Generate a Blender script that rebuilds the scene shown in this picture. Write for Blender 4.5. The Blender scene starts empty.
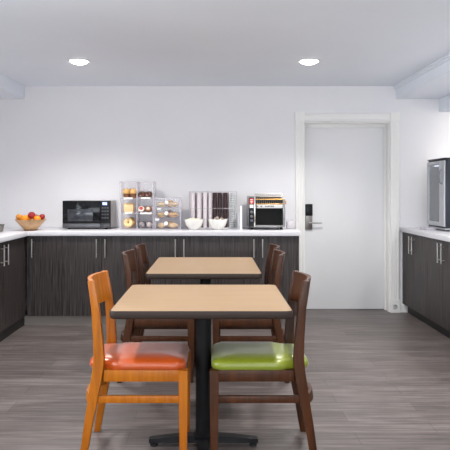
import bpy, bmesh, math, random
from mathutils import Vector, Matrix

random.seed(7)
S = bpy.context.scene
C = S.collection
PI = math.pi

# ------------------------------------------------------------------ camera
H = 1.311                     # eye height
F = 580.0                     # focal length in pixels of the 450 px frame
cam_d = bpy.data.cameras.new('camera')
cam_d.sensor_width = 36.0
cam_d.lens = 36.0 * F / 450.0
cam_d.shift_x = 12.0 / 450.0
cam_d.shift_y = -34.0 / 450.0
cam_d.clip_start = 0.05
cam = bpy.data.objects.new('camera', cam_d)
C.objects.link(cam)
cam.location = (0, 0, H)
cam.rotation_euler = (PI / 2, 0, 0)
S.camera = cam

# ------------------------------------------------------------------ world, exposure
W = bpy.data.worlds.new('daylight')
S.world = W
W.use_nodes = True
bg = W.node_tree.nodes['Background']
bg.inputs['Color'].default_value = (0.86, 0.92, 1.0, 1)
bg.inputs['Strength'].default_value = 1.0
S.view_settings.view_transform = 'Standard'
S.view_settings.look = 'None'
S.view_settings.gamma = 1.0
S.view_settings.use_curve_mapping = False
S.view_settings.exposure = 0.69
S.cycles.transparent_max_bounces = 40

LAMP_W = 13.0                 # each ceiling downlight
FILL_LEFT_W = 75.0            # fill light behind the added, unseen left window
FILL_REAR_W = 80.0            # fill light behind the added, unseen rear window
CORNER_W = 9.0               # recessed lamp over the right corner


def area(name, loc, rot, sx, sy, power, color, spread=PI):
    d = bpy.data.lights.new(name, 'AREA')
    d.shape = 'RECTANGLE'; d.size = sx; d.size_y = sy
    d.energy = power; d.color = color; d.spread = spread
    o = bpy.data.objects.new(name, d); C.objects.link(o)
    o.location = loc; o.rotation_euler = rot
    return o


XL, XR, YB, YR, ZC = -2.42, 2.78, 6.28, -2.6, 2.448
area('added_daylight_fill', (XL - 0.30, 1.6, 1.55), (0, -PI / 2, 0), 1.5, 2.6, FILL_LEFT_W, (0.95, 0.97, 1.0))  # fill light added on the left to brighten the right-hand cabinets
area('added_daylight_fill', (0.1, YR - 0.30, 1.5), (PI / 2, 0, 0), 4.0, 1.7, FILL_REAR_W, (0.92, 0.95, 1.0))  # soft fill added behind the camera, entering as if by a window


# ------------------------------------------------------------------ materials
def lin(c):
    return tuple((v / 255 / 12.92) if v / 255 <= 0.04045 else ((v / 255 + 0.055) / 1.055) ** 2.4 for v in c) + (1,)


def new_mat(name):
    m = bpy.data.materials.new(name); m.use_nodes = True
    return m, m.node_tree, m.node_tree.nodes['Principled BSDF']


def plain(name, rgb, rough=0.5, metal=0.0, var=0.04, scale=14, bump=0.0, spec=0.5, coat=0.0, emit=None, estr=0.0):
    m, nt, p = new_mat(name)
    p.inputs['Roughness'].default_value = rough
    p.inputs['Metallic'].default_value = metal
    p.inputs['Specular IOR Level'].default_value = spec
    p.inputs['Coat Weight'].default_value = coat
    c = lin(rgb)
    tc = nt.nodes.new('ShaderNodeTexCoord')
    n = nt.nodes.new('ShaderNodeTexNoise'); n.inputs['Scale'].default_value = scale; n.inputs['Detail'].default_value = 4
    nt.links.new(tc.outputs['Object'], n.inputs['Vector'])
    r = nt.nodes.new('ShaderNodeValToRGB')
    r.color_ramp.elements[0].position = 0.3; r.color_ramp.elements[1].position = 0.7
    r.color_ramp.elements[0].color = tuple(v * (1 - var) for v in c[:3]) + (1,)
    r.color_ramp.elements[1].color = tuple(min(1, v * (1 + var)) for v in c[:3]) + (1,)
    nt.links.new(n.outputs['Fac'], r.inputs['Fac'])
    nt.links.new(r.outputs['Color'], p.inputs['Base Color'])
    if bump:
        b = nt.nodes.new('ShaderNodeBump'); b.inputs['Strength'].default_value = bump; b.inputs['Distance'].default_value = 0.002
        nt.links.new(n.outputs['Fac'], b.inputs['Height']); nt.links.new(b.outputs['Normal'], p.inputs['Normal'])
    if emit:
        p.inputs['Emission Color'].default_value = lin(emit); p.inputs['Emission Strength'].default_value = estr
    return m


def wood(name, dark, light, axis=2, fine=60, rough=0.4, coat=0.0, stretch=0.04, lo=0.3, hi=0.72):
    """streaky grain running along one axis"""
    m, nt, p = new_mat(name)
    p.inputs['Roughness'].default_value = rough
    p.inputs['Coat Weight'].default_value = coat
    p.inputs['Coat Roughness'].default_value = 0.2
    p.inputs['Specular IOR Level'].default_value = 0.35
    tc = nt.nodes.new('ShaderNodeTexCoord')
    mp = nt.nodes.new('ShaderNodeMapping')
    sc = [1.0, 1.0, 1.0]; sc[axis] = stretch
    mp.inputs['Scale'].default_value = sc
    nt.links.new(tc.outputs['Object'], mp.inputs['Vector'])
    n = nt.nodes.new('ShaderNodeTexNoise'); n.inputs['Scale'].default_value = fine
    n.inputs['Detail'].default_value = 6; n.inputs['Roughness'].default_value = 0.65
    nt.links.new(mp.outputs['Vector'], n.inputs['Vector'])
    r = nt.nodes.new('ShaderNodeValToRGB')
    r.color_ramp.elements[0].position = lo; r.color_ramp.elements[1].position = hi
    r.color_ramp.elements[0].color = lin(dark); r.color_ramp.elements[1].color = lin(light)
    nt.links.new(n.outputs['Fac'], r.inputs['Fac'])
    nt.links.new(r.outputs['Color'], p.inputs['Base Color'])
    b = nt.nodes.new('ShaderNodeBump'); b.inputs['Strength'].default_value = 0.08; b.inputs['Distance'].default_value = 0.001
    nt.links.new(n.outputs['Fac'], b.inputs['Height']); nt.links.new(b.outputs['Normal'], p.inputs['Normal'])
    return m


def floor_material():
    m, nt, p = new_mat('grey_vinyl_plank')
    p.inputs['Roughness'].default_value = 0.42
    tc = nt.nodes.new('ShaderNodeTexCoord')
    br = nt.nodes.new('ShaderNodeTexBrick')
    br.inputs['Scale'].default_value = 1.0
    br.inputs['Brick Width'].default_value = 1.22; br.inputs['Row Height'].default_value = 0.15
    br.inputs['Mortar Size'].default_value = 0.0012; br.inputs['Mortar Smooth'].default_value = 0.3
    br.inputs['Bias'].default_value = 0.0
    br.offset = 0.37
    br.inputs['Color1'].default_value = (0.0, 0.0, 0.0, 1); br.inputs['Color2'].default_value = (1, 1, 1, 1)
    br.inputs['Mortar'].default_value = (0.0, 0.0, 0.0, 1)
    nt.links.new(tc.outputs['Object'], br.inputs['Vector'])

    def streak(scale, fine, detail=5):
        mp = nt.nodes.new('ShaderNodeMapping'); mp.inputs['Scale'].default_value = scale
        nt.links.new(tc.outputs['Object'], mp.inputs['Vector'])
        n = nt.nodes.new('ShaderNodeTexNoise'); n.inputs['Scale'].default_value = fine; n.inputs['Detail'].default_value = detail
        n.inputs['Roughness'].default_value = 0.6
        nt.links.new(mp.outputs['Vector'], n.inputs['Vector'])
        return n.outputs['Fac']
    a = streak((0.5, 9.0, 1), 4.0)
    b = streak((1.5, 40.0, 1), 3.0)
    mul = nt.nodes.new('ShaderNodeMath'); mul.operation = 'MULTIPLY_ADD'
    nt.links.new(a, mul.inputs[0]); mul.inputs[1].default_value = 0.62
    half = nt.nodes.new('ShaderNodeMath'); half.operation = 'MULTIPLY'; half.inputs[1].default_value = 0.34
    nt.links.new(b, half.inputs[0]); nt.links.new(half.outputs[0], mul.inputs[2])
    pl = nt.nodes.new('ShaderNodeMath'); pl.operation = 'MULTIPLY_ADD'
    nt.links.new(br.outputs['Color'], pl.inputs[0]); pl.inputs[1].default_value = 0.09
    nt.links.new(mul.outputs[0], pl.inputs[2])
    r = nt.nodes.new('ShaderNodeValToRGB')
    e = r.color_ramp.elements
    e[0].position = 0.37; e[0].color = lin((68, 61, 60))
    e[1].position = 0.67; e[1].color = lin((124, 116, 114))
    k = e.new(0.52); k.color = lin((94, 86, 84))
    nt.links.new(pl.outputs[0], r.inputs['Fac'])
    mx = nt.nodes.new('ShaderNodeMix'); mx.data_type = 'RGBA'; mx.blend_type = 'MIX'
    nt.links.new(br.outputs['Fac'], mx.inputs['Factor'])
    nt.links.new(r.outputs['Color'], mx.inputs['A']); mx.inputs['B'].default_value = lin((48, 42, 40))
    nt.links.new(mx.outputs['Result'], p.inputs['Base Color'])
    return m


def clear(name, tint=(1, 1, 1), gloss=0.10, milky=0.0, milk=(235, 235, 240), rough=0.03):
    """thin clear plastic or glass sheet"""
    m = bpy.data.materials.new(name); m.use_nodes = True
    nt = m.node_tree; nt.nodes.clear()
    out = nt.nodes.new('ShaderNodeOutputMaterial')
    t = nt.nodes.new('ShaderNodeBsdfTransparent'); t.inputs['Color'].default_value = tuple(tint) + (1,)
    g = nt.nodes.new('ShaderNodeBsdfGlossy'); g.inputs['Roughness'].default_value = rough
    d = nt.nodes.new('ShaderNodeBsdfDiffuse'); d.inputs['Color'].default_value = lin(milk)
    fr = nt.nodes.new('ShaderNodeFresnel'); fr.inputs['IOR'].default_value = 1.45
    ad = nt.nodes.new('ShaderNodeMath'); ad.operation = 'MULTIPLY'; ad.inputs[1].default_value = gloss * 10
    ad.use_clamp = True
    nt.links.new(fr.outputs[0], ad.inputs[0])
    m1 = nt.nodes.new('ShaderNodeMixShader'); m1.inputs[0].default_value = milky
    nt.links.new(t.outputs[0], m1.inputs[1]); nt.links.new(d.outputs[0], m1.inputs[2])
    m2 = nt.nodes.new('ShaderNodeMixShader')
    nt.links.new(ad.outputs[0], m2.inputs[0]); nt.links.new(m1.outputs[0], m2.inputs[1]); nt.links.new(g.outputs[0], m2.inputs[2])
    nt.links.new(m2.outputs[0], out.inputs['Surface'])
    return m


M = {}
M['wall'] = plain('wall_paint', (237, 236, 239), 0.75, var=0.012, scale=2.5, bump=0.05)
M['ceiling'] = plain('ceiling_paint', (236, 241, 249), 0.85, var=0.01, scale=2)
M['trim'] = plain('trim_paint', (243, 242, 240), 0.5, var=0.0)
M['door'] = plain('door_paint', (236, 236, 238), 0.5, var=0.0)
M['floor'] = floor_material()
M['counter'] = plain('white_solid_surface', (214, 213, 218), 0.3, var=0.015, scale=60)
M['cabinet'] = wood('charcoal_laminate', (19, 16, 16), (86, 77, 76), 2, 100, 0.45, stretch=0.03, lo=0.36, hi=0.68)
M['cab_body'] = plain('charcoal_carcass', (30, 28, 29), 0.6)
M['toe'] = plain('grey_toe_board', (128, 122, 117), 0.6)
M['toe_dark'] = plain('dark_toe_board', (40, 37, 36), 0.6)
M['steel'] = plain('brushed_steel', (216, 213, 208), 0.28, 1.0)
M['chrome'] = plain('polished_chrome', (222, 220, 214), 0.16, 1.0)
M['nickel'] = plain('satin_nickel', (150, 145, 140), 0.35, 1.0)
M['black'] = plain('black_plastic', (16, 16, 19), 0.32, spec=0.3)
M['blackmetal'] = plain('black_cast_iron', (9, 9, 12), 0.5, var=0.1, scale=60, bump=0.1, spec=0.25)
M['blackglass'] = plain('black_glass', (8, 9, 12), 0.1, spec=0.28)
M['navy'] = plain('dark_navy_shell', (30, 34, 48), 0.35)
M['rubber'] = plain('black_rubber', (18, 18, 18), 0.7)
M['tabletop'] = wood('tan_laminate', (149, 121, 89), (161, 133, 100), 0, 30, 0.34, stretch=0.08)
M['edge'] = plain('dark_taupe_edge', (50, 40, 35), 0.5, spec=0.25)
M['orange_wood'] = wood('honey_orange_wood', (150, 78, 4), (184, 108, 8), 2, 40, 0.36, 0.1, 0.06)
M['brown_wood'] = wood('walnut_brown_wood', (42, 18, 4), (78, 40, 12), 2, 40, 0.4, 0.0, 0.06)
M['orange_seat'] = plain('orange_vinyl', (176, 72, 16), 0.3, var=0.05, scale=200, coat=0.3)
M['green_seat'] = plain('lime_green_vinyl', (118, 128, 28), 0.3, var=0.05, scale=200, coat=0.3)
for k_ in ('orange_seat', 'green_seat'):
    p_ = M[k_].node_tree.nodes['Principled BSDF']
    p_.inputs['Sheen Weight'].default_value = 0.35; p_.inputs['Sheen Roughness'].default_value = 0.35
M['brown_seat'] = plain('dark_brown_vinyl', (50, 34, 26), 0.3, var=0.05, scale=200, bump=0.05)
M['acrylic'] = clear('clear_acrylic', (0.985, 0.98, 0.985), 0.03, 0.06, (240, 236, 242))
M['acrylic_edge'] = clear('acrylic_edge', (0.96, 0.95, 0.97), 0.03, 0.35, (240, 236, 244))
M['glass'] = clear('window_glass', (0.96, 0.98, 0.98), 0.06)
M['fridge_glass'] = clear('smoky_door_glass', (0.80, 0.82, 0.84), 0.06, 0.30, (196, 198, 202))
M['white'] = plain('white_china', (236, 234, 228), 0.25, var=0.01)
M['whiteplastic'] = plain('white_plastic', (236, 236, 238), 0.35, var=0.01)
M['paper'] = plain('white_paper', (236, 234, 232), 0.7, var=0.02)
M['lens'] = plain('lamp_diffuser', (255, 250, 240), 0.4, emit=(255, 247, 235), estr=14.0)
M['display'] = plain('lit_display', (150, 170, 235), 0.3, emit=(170, 190, 255), estr=0.9)


# ------------------------------------------------------------------ mesh helpers
def BM():
    return bmesh.new()


def _merge(bm, tmp):
    me = bpy.data.meshes.new('tmp'); tmp.to_mesh(me); tmp.free()
    bm.from_mesh(me); bpy.data.meshes.remove(me)


def box(bm, x0, x1, y0, y1, z0, z1, bev=0.0, seg=2, mat=None):
    t = bmesh.new()
    bmesh.ops.create_cube(t, size=1.0)
    bmesh.ops.scale(t, vec=(abs(x1 - x0), abs(y1 - y0), abs(z1 - z0)), verts=t.verts)
    if bev > 0:
        bmesh.ops.bevel(t, geom=list(t.edges), offset=bev, segments=seg, profile=0.5, affect='EDGES')
    bmesh.ops.translate(t, vec=((x0 + x1) / 2, (y0 + y1) / 2, (z0 + z1) / 2), verts=t.verts)
    if mat is not None:
        bmesh.ops.transform(t, matrix=mat, verts=t.verts)
    _merge(bm, t)
    return bm


def rings(bm, rs, cap=True, close=False):
    """loft a list of vertex rings"""
    vs = [[bm.verts.new(p) for p in r] for r in rs]
    n = len(vs[0])
    last = len(vs) if close else len(vs) - 1
    for i in range(last):
        a, b = vs[i], vs[(i + 1) % len(vs)]
        for j in range(n):
            bm.faces.new((a[j], a[(j + 1) % n], b[(j + 1) % n], b[j]))
    if cap and not close:
        bm.faces.new(list(reversed(vs[0]))); bm.faces.new(vs[-1])
    return bm


def lathe(bm, prof, n=32, at=(0, 0, 0), close=False):
    rs = []
    for r, z in prof:
        r = max(r, 1e-4)
        rs.append([(at[0] + r * math.cos(2 * PI * k / n), at[1] + r * math.sin(2 * PI * k / n), at[2] + z) for k in range(n)])
    return rings(bm, rs, cap=not close, close=close)


def tube(bm, pts, r, n=10):
    pts = [Vector(p) for p in pts]
    rs = []
    for i, p in enumerate(pts):
        d = (pts[min(i + 1, len(pts) - 1)] - pts[max(i - 1, 0)]).normalized()
        up = Vector((0, 0, 1)) if abs(d.z) < 0.9 else Vector((1, 0, 0))
        u = d.cross(up).normalized(); v = u.cross(d)
        rad = r[i] if isinstance(r, (list, tuple)) else r
        rs.append([tuple(p + rad * (math.cos(2 * PI * k / n) * u + math.sin(2 * PI * k / n) * v)) for k in range(n)])
    return rings(bm, rs)


def blob(bm, c, sx, sy, sz, rough=0.0, seed=0, sub=3, rot=0.0, tilt=0.0):
    t = bmesh.new()
    bmesh.ops.create_icosphere(t, subdivisions=sub, radius=1.0)
    rnd = random.Random(seed)
    k = [rnd.uniform(0, 6) for _ in range(6)]
    for v in t.verts:
        f = 1 + rough * (math.sin(3 * v.co.x + k[0]) + math.sin(4 * v.co.y + k[1]) + math.sin(5 * v.co.z + k[2])) / 3
        v.co = Vector((v.co.x * sx, v.co.y * sy, v.co.z * sz)) * f
    bmesh.ops.transform(t, matrix=Matrix.Translation(c) @ Matrix.Rotation(rot, 4, 'Z') @ Matrix.Rotation(tilt, 4, 'X'), verts=t.verts)
    _merge(bm, t)
    return bm


def torus(bm, c, R, r, squash=0.8, n=28, k=12, matrix=None):
    rs = []
    mt = matrix or Matrix()
    for i in range(n):
        a = 2 * PI * i / n
        rr = []
        for j in range(k):
            b = 2 * PI * j / k
            p = Vector(((R + r * math.cos(b)) * math.cos(a), (R + r * math.cos(b)) * math.sin(a), r * squash * math.sin(b)))
            rr.append(tuple(mt @ p + Vector(c)))
        rs.append(rr)
    return rings(bm, rs, close=True)


def extrude_profile(bm, pts, axis, a, b, bev=0.0):
    """closed 2-D outline (list of pairs) extruded along x, y or z from a to b"""
    def P(u, v, w):
        return {'x': (w, u, v), 'y': (u, w, v), 'z': (u, v, w)}[axis]
    t = bmesh.new()
    rings(t, [[P(u, v, a) for u, v in pts], [P(u, v, b) for u, v in pts]])
    bmesh.ops.recalc_face_normals(t, faces=t.faces)
    if bev > 0:
        es = [e for e in t.edges if len(e.link_faces) == 2 and e.calc_face_angle(0) > 0.6]
        bmesh.ops.bevel(t, geom=es, offset=bev, segments=2, profile=0.5, affect='EDGES')
    _merge(bm, t)
    return bm


def obj(name, bm, mat, parent=None, angle=40):
    bmesh.ops.recalc_face_normals(bm, faces=bm.faces)
    me = bpy.data.meshes.new(name)
    bm.to_mesh(me); bm.free()
    for p in me.polygons:
        p.use_smooth = True
    me.set_sharp_from_angle(angle=math.radians(angle))
    me.materials.append(mat)
    o = bpy.data.objects.new(name, me); C.objects.link(o)
    if parent is not None:
        o.parent = parent
    return o


def tag(o, label, cat, group=None):
    o['label'] = label; o['category'] = cat
    if group:
        o['group'] = group
    return o


def thing(name, label, cat, loc=(0, 0, 0), rz=0.0, group=None):
    o = bpy.data.objects.new(name, None); C.objects.link(o)
    o.empty_display_size = 0.1
    o.location = loc; o.rotation_euler = (0, 0, rz)
    return tag(o, label, cat, group)


def struct(name, bm, mat, parent=None):
    o = obj(name, bm, mat, parent, 12)
    if parent is None:
        o['kind'] = 'structure'
    return o


def dup(root, loc, rz, label, group=None):
    r = root.copy(); C.objects.link(r)
    r.location = loc; r.rotation_euler = (0, 0, rz)
    r['label'] = label
    if group:
        r['group'] = group
    for ch in list(root.children):
        c = ch.copy(); C.objects.link(c); c.parent = r
        for g in list(ch.children):
            d = g.copy(); C.objects.link(d); d.parent = c
    return r


ORD = ['top', 'second', 'third', 'fourth', 'fifth', 'sixth', 'seventh', 'eighth', 'ninth', 'tenth',
       'eleventh', 'twelfth', 'thirteenth', 'fourteenth', 'fifteenth', 'sixteenth', 'seventeenth', 'eighteenth']

# ------------------------------------------------------------------ room shell
T = 0.12
struct('floor', box(BM(), XL - T, XR + T, YR - T, YB + 0.5, -0.1, 0), M['floor'])
struct('ceiling', box(BM(), XL - T, XR + T, YR - T, YB + 0.5, ZC, ZC + 0.1), M['ceiling'])

DX0, DX1, DZ = 0.985, 1.916, 2.058          # door opening
b = BM()
box(b, XL - T, DX0, YB, YB + 0.22, 0, ZC)
box(b, DX1, XR + T, YB, YB + 0.22, 0, ZC)
box(b, DX0, DX1, YB, YB + 0.22, DZ, ZC)
struct('wall_back', b, M['wall'])


def wall_with_window(name, fixed, along0, along1, w0, w1, z0, z1, axis):
    b = BM()
    lo, hi = fixed
    parts = [(along0, w0, 0, ZC), (w1, along1, 0, ZC), (w0, w1, 0, z0), (w0, w1, z1, ZC)]
    for a0, a1, q0, q1 in parts:
        if axis == 'y':
            box(b, lo, hi, a0, a1, q0, q1)
        else:
            box(b, a0, a1, lo, hi, q0, q1)
    return struct(name, b, M['wall'])


wall_with_window('wall_left', (XL - T, XL), YR, YB, 0.3, 2.9, 0.95, 2.15, 'y')  # opening made for the added left fill light
struct('wall_right', box(BM(), XR, XR + T, YR, YB, 0, ZC), M['wall'])
wall_with_window('wall_rear', (YR - T, YR), XL - T, XR + T, -1.9, 2.1, 0.75, 2.2, 'x')  # opening made for the added rear fill light


def window(name, lo, hi, z0, z1, fixed, axis):
    f = BM(); g = BM()
    a, c = fixed
    t = 0.05
    bars = [(lo, hi, z0, z0 + t), (lo, hi, z1 - t, z1), (lo, lo + t, z0 + t, z1 - t), (hi - t, hi, z0 + t, z1 - t),
            ((lo + hi) / 2 - t / 2, (lo + hi) / 2 + t / 2, z0 + t, z1 - t)]
    for p0, p1, q0, q1 in bars:
        if axis == 'y':
            box(f, a, c, p0, p1, q0, q1, 0.004)
        else:
            box(f, p0, p1, a, c, q0, q1, 0.004)
    fr = struct(name, f, M['trim'])
    m = (a + c) / 2
    if axis == 'y':
        box(g, m - 0.003, m + 0.003, lo + t, hi - t, z0 + t, z1 - t)
    else:
        box(g, lo + t, hi - t, m - 0.003, m + 0.003, z0 + t, z1 - t)
    obj('added_window_pane', g, M['glass'], fr)
    return fr


window('added_window_1', 0.3, 2.9, 0.95, 2.15, (XL - 0.09, XL - 0.03), 'y')  # unseen left window, added to let the fill light in
window('added_window_2', -1.9, 2.1, 0.75, 2.2, (YR - 0.09, YR - 0.03), 'x')  # unseen rear window, added for the fill from behind the camera

# dropped soffits along both side walls
struct('soffit_left', box(BM(), XL, -2.04, YR, YB, 2.31, ZC, 0.004), M['ceiling'])
struct('soffit_right', box(BM(), 1.98, XR, YR, YB, 2.31, ZC, 0.004), M['ceiling'])
struct('valance_right', box(BM(), 2.446, XR, YR, YB, 2.17, 2.31, 0.004), M['ceiling'])
b = BM()
extrude_profile(b, [(1.98, ZC), (1.952, ZC), (1.952, ZC - 0.012), (1.968, ZC - 0.020), (1.968, ZC - 0.034), (1.98, ZC - 0.040)], 'y', YR, YB - 0.002)
struct('trim_1', b, M['ceiling'])

# ------------------------------------------------------------------ door and casing
cw = 0.096


def fluted(x0, x1, z0, z1):
    b = BM(); n = 4
    box(b, x0, x1, YB - 0.012, YB, z0, z1)
    w = (x1 - x0)
    pts = [(x0, YB - 0.012)]
    out = []
    prof = [(0.0, 0.018), (0.05, 0.024), (0.20, 0.024), (0.24, 0.020), (0.28, 0.024), (0.46, 0.025), (0.50, 0.020), (0.54, 0.025),
            (0.72, 0.024), (0.76, 0.020), (0.80, 0.024), (0.95, 0.024), (1.0, 0.018)]
    out = [(x0 + u * w, YB - d) for u, d in prof] + [(x1, YB), (x0, YB)]
    b.free(); b = BM()
    extrude_profile(b, out, 'z', z0, z1)
    return b


LX0, LX1 = DX0 - cw, DX0
RX0, RX1 = DX1, DX1 + cw
struct('trim_2', fluted(LX0, LX1, 0.14, DZ), M['trim'])
struct('trim_3', fluted(RX0, RX1, 0.14, DZ), M['trim'])
b = BM()
w = 0.095
prof = [(0.0, 0.016), (0.1, 0.026), (0.22, 0.026), (0.30, 0.018), (0.7, 0.020), (0.78, 0.026), (0.92, 0.028), (1.0, 0.016)]
extrude_profile(b, [(YB - d, DZ + u * w) for u, d in prof] + [(YB, DZ + w), (YB, DZ)], 'x', LX1, RX0)
struct('trim_4', b, M['trim'])


def block(x0, x1, z0, z1, disc, name):
    b = BM()
    box(b, x0 - 0.004, x1 + 0.004, YB - 0.034, YB - 0.0005, z0, z1, 0.003)
    cx, cz = (x0 + x1) / 2, disc
    if z1 > 1.0:
        struct(name, b, M['trim'])
        return
    t = BM()
    lathe(t, [(0.030, 0), (0.030, 0.002), (0.026, 0.004), (0.021, 0.001), (0.012, 0.001), (0.008, 0.003), (0.0, 0.004)], 28)
    bmesh.ops.transform(t, matrix=Matrix.Translation((cx, YB - 0.033, cz)) @ Matrix.Rotation(PI / 2, 4, 'X'), verts=t.verts)
    _merge(b, t)
    struct(name, b, M['trim'])


block(LX0, LX1, DZ, DZ + 0.105, DZ + 0.052, 'trim_5')
block(RX0, RX1, DZ, DZ + 0.105, DZ + 0.052, 'trim_6')
block(LX0, LX1, 0.0, 0.14, 0.062, 'trim_7')
block(RX0, RX1, 0.0, 0.14, 0.062, 'trim_8')

door = bpy.data.objects.new('door_1', None); C.objects.link(door); door['kind'] = 'structure'
door.location = ((DX0 + DX1) / 2, YB + 0.12, 0)
hw = (DX1 - DX0) / 2
b = BM()
for s in (-1, 1):
    box(b, s * (hw - 0.001), s * (hw - 0.012), -0.118, 0.058, 0, DZ - 0.001)
    box(b, s * (hw - 0.012), s * (hw - 0.030), -0.015, 0.0, 0, DZ - 0.012, 0.002)
box(b, -hw + 0.012, hw - 0.012, -0.118, 0.058, DZ - 0.012, DZ - 0.001)
box(b, -hw + 0.03, hw - 0.03, -0.015, 0.0, DZ - 0.045, DZ - 0.012, 0.002)
obj('door_jamb', b, M['trim'], door)
obj('door_leaf', box(BM(), -hw + 0.014, hw - 0.014, 0.003, 0.047, 0.005, DZ - 0.018, 0.002), M['door'], door)
obj('door_sweep', box(BM(), -hw + 0.02, hw - 0.02, -0.001, 0.003, 0.002, 0.010), M['nickel'], door)
# lock on the door
lx = 1.058 - door.location.x
lk = obj('lock_plate', box(BM(), lx - 0.042, lx + 0.036, -0.018, 0.003, 0.885, 1.165, 0.006), M['nickel'], door)
obj('card_reader', box(BM(), lx - 0.043, lx + 0.037, -0.030, -0.018, 1.038, 1.168, 0.008), M['black'], lk)
b = BM()
tube(b, [(lx + 0.005, -0.018, 0.963), (lx + 0.005, -0.055, 0.963)], 0.011, 14)
tube(b, [(lx - 0.004, -0.055, 0.963), (lx + 0.06, -0.057, 0.963), (lx + 0.132, -0.054, 0.962)], [0.010, 0.010, 0.008], 12)
obj('lever_handle', b, M['chrome'], lk)

# skirting between the casing and the right cabinets
b = BM()
extrude_profile(b, [(YB, 0), (YB - 0.016, 0), (YB - 0.016, 0.07), (YB - 0.010, 0.085), (YB - 0.006, 0.10), (YB, 0.10)], 'x', RX1 + 0.006, 2.118)
struct('baseboard_back', b, M['trim'])

# ------------------------------------------------------------------ cabinets
YF = 5.645          # face of the back run doors
XLF = -1.825        # face of the left run doors
XRF = 2.048         # face of the right run doors
ZB, ZT = 0.095, 0.872
CT0, CT1 = 0.874, 0.920


def bar_handle(z0, z1, off=0.032, r=0.0065):
    """a bar pull standing off a door, door face at y=0, pull towards -y"""
    b = BM()
    tube(b, [(0, -off, z0), (0, -off, z1)], r, 10)
    for z in (z0 + 0.03, z1 - 0.03):
        tube(b, [(0, 0.001, z), (0, -off, z)], 0.005, 8)
    return b


def cabinet(name, label, loc, rz, width, depth, doors, group):
    """local frame: front face at y=0 looking to -y, x to the right, starting at 0"""
    c = thing(name, label, 'cabinet', loc, rz, group)
    obj('carcass', box(BM(), 0.001, width - 0.001, 0.021, depth, ZB, ZT), M['cab_body'], c)
    n = len(doors)
    x = 0.0
    for w, hx in doors:
        d = obj('door', box(BM(), x + 0.0018, x + w - 0.0018, 0.0, 0.019, ZB + 0.001, ZT - 0.004, 0.0012, 1), M['cabinet'], c)
        if hx is not None:
            b = bar_handle(0.665, 0.845)
            bmesh.ops.translate(b, vec=(x + hx, 0, 0), verts=b.verts)
            obj('handle', b, M['steel'], d)
        x += w
    return c


# back run, left to right (x from -1.85 to 0.83)
px = lambda p: (p - 213.0) / (F / YF)
e = [px(27.0), px(62), px(140.5), px(219), px(297)]
dep = YB - YF - 0.004
cabinet('base_cabinet', 'dark wood base cabinet in left corner under the fruit bowl, one door', (e[0], YF, 0), 0, e[1] - e[0], dep,
        [(e[1] - e[0], 0.055)], 'base cabinets along the back wall')
labels = ['dark wood two-door base cabinet under the black microwave', 'dark wood two-door base cabinet under the bread cases',
          'dark wood two-door base cabinet under the toaster, nearest the white door']
for i in range(3):
    wd = (e[i + 2] - e[i + 1]) / 2
    cabinet('base_cabinet', labels[i], (e[i + 1], YF, 0), 0, 2 * wd, dep, [(wd, wd - 0.042), (wd, 0.042)], 'base cabinets along the back wall')
# end panel beside the door
o = obj('end_panel', box(BM(), e[4] + 0.001, e[4] + 0.020, YF, YB - 0.004, 0.0, ZT), M['cabinet'])
tag(o, 'narrow dark end panel closing the back cabinet run beside the door', 'panel')

# left run: faces +x.  local x runs along +y when rz = +90 deg
ldep = XLF - XL - 0.004
cabinet('base_cabinet', 'dark wood base cabinet on the left wall next to the corner', (XLF, 5.040, 0), PI / 2, YF - 5.040 - 0.003, ldep,
        [(YF - 5.040 - 0.003, 0.045)], 'base cabinets along the left wall')
cabinet('base_cabinet', 'dark wood base cabinet on the left wall at picture edge', (XLF, 4.280, 0), PI / 2, 0.758, ldep,
        [(0.379, 0.379 - 0.045), (0.379, 0.379 - 0.055)], 'base cabinets along the left wall')
cabinet('base_cabinet', 'dark wood base cabinet on the left wall nearest the camera', (XLF, 3.520, 0), PI / 2, 0.758, ldep,
        [(0.379, 0.379 - 0.045), (0.379, 0.045)], 'base cabinets along the left wall')

# right run: faces -x. local x runs along -y when rz = -90 deg
rdep = XR - XRF - 0.004
cabinet('base_cabinet', 'dark grey base cabinet on the right, far end beside the door casing', (XRF, YB - 0.006, 0), -PI / 2, 0.724, rdep,
        [(0.344, 0.344 - 0.040), (0.380, 0.040)], 'base cabinets along the right wall')
cabinet('base_cabinet', 'dark grey base cabinet on the right under the glass-door cooler', (XRF, 5.550, 0), -PI / 2, 0.76, rdep,
        [(0.380, 0.380 - 0.040), (0.380, 0.040)], 'base cabinets along the right wall')
cabinet('base_cabinet', 'dark grey base cabinet on the right at picture edge', (XRF, 4.790, 0), -PI / 2, 0.76, rdep,
        [(0.380, 0.380 - 0.040), (0.380, 0.040)], 'base cabinets along the right wall')

# toe boards
struct('baseboard_cabinet_back', box(BM(), -1.84, e[4], YF + 0.02, YF + 0.035, 0, ZB - 0.001), M['toe'])
struct('baseboard_cabinet_left', box(BM(), XLF - 0.035, XLF - 0.02, 3.520, YF + 0.018, 0, ZB - 0.001), M['toe_dark'])
struct('baseboard_cabinet_right', box(BM(), XRF + 0.055, XRF + 0.07, 4.03, YB - 0.006, 0, ZB - 0.001), M['toe_dark'])

# worktops
b = BM()
pts = [(XL + 0.002, YB - 0.002), (XL + 0.002, 3.50), (-1.79, 3.50), (-1.79, 5.62), (0.848, 5.62), (0.848, YB - 0.002)]
extrude_profile(b, pts, 'z', CT0, CT1, 0.003)
tag(obj('worktop', b, M['counter']), 'long white L-shaped worktop along the back and left walls', 'worktop')
b = BM()
extrude_profile(b, [(XR - 0.002, YB - 0.002), (XR - 0.002, 4.0), (2.02, 4.0), (2.02, YB - 0.002)], 'z', CT0, CT1, 0.003)
tag(obj('worktop', b, M['counter']), 'white worktop on the right under the glass-door cooler', 'worktop')

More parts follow.
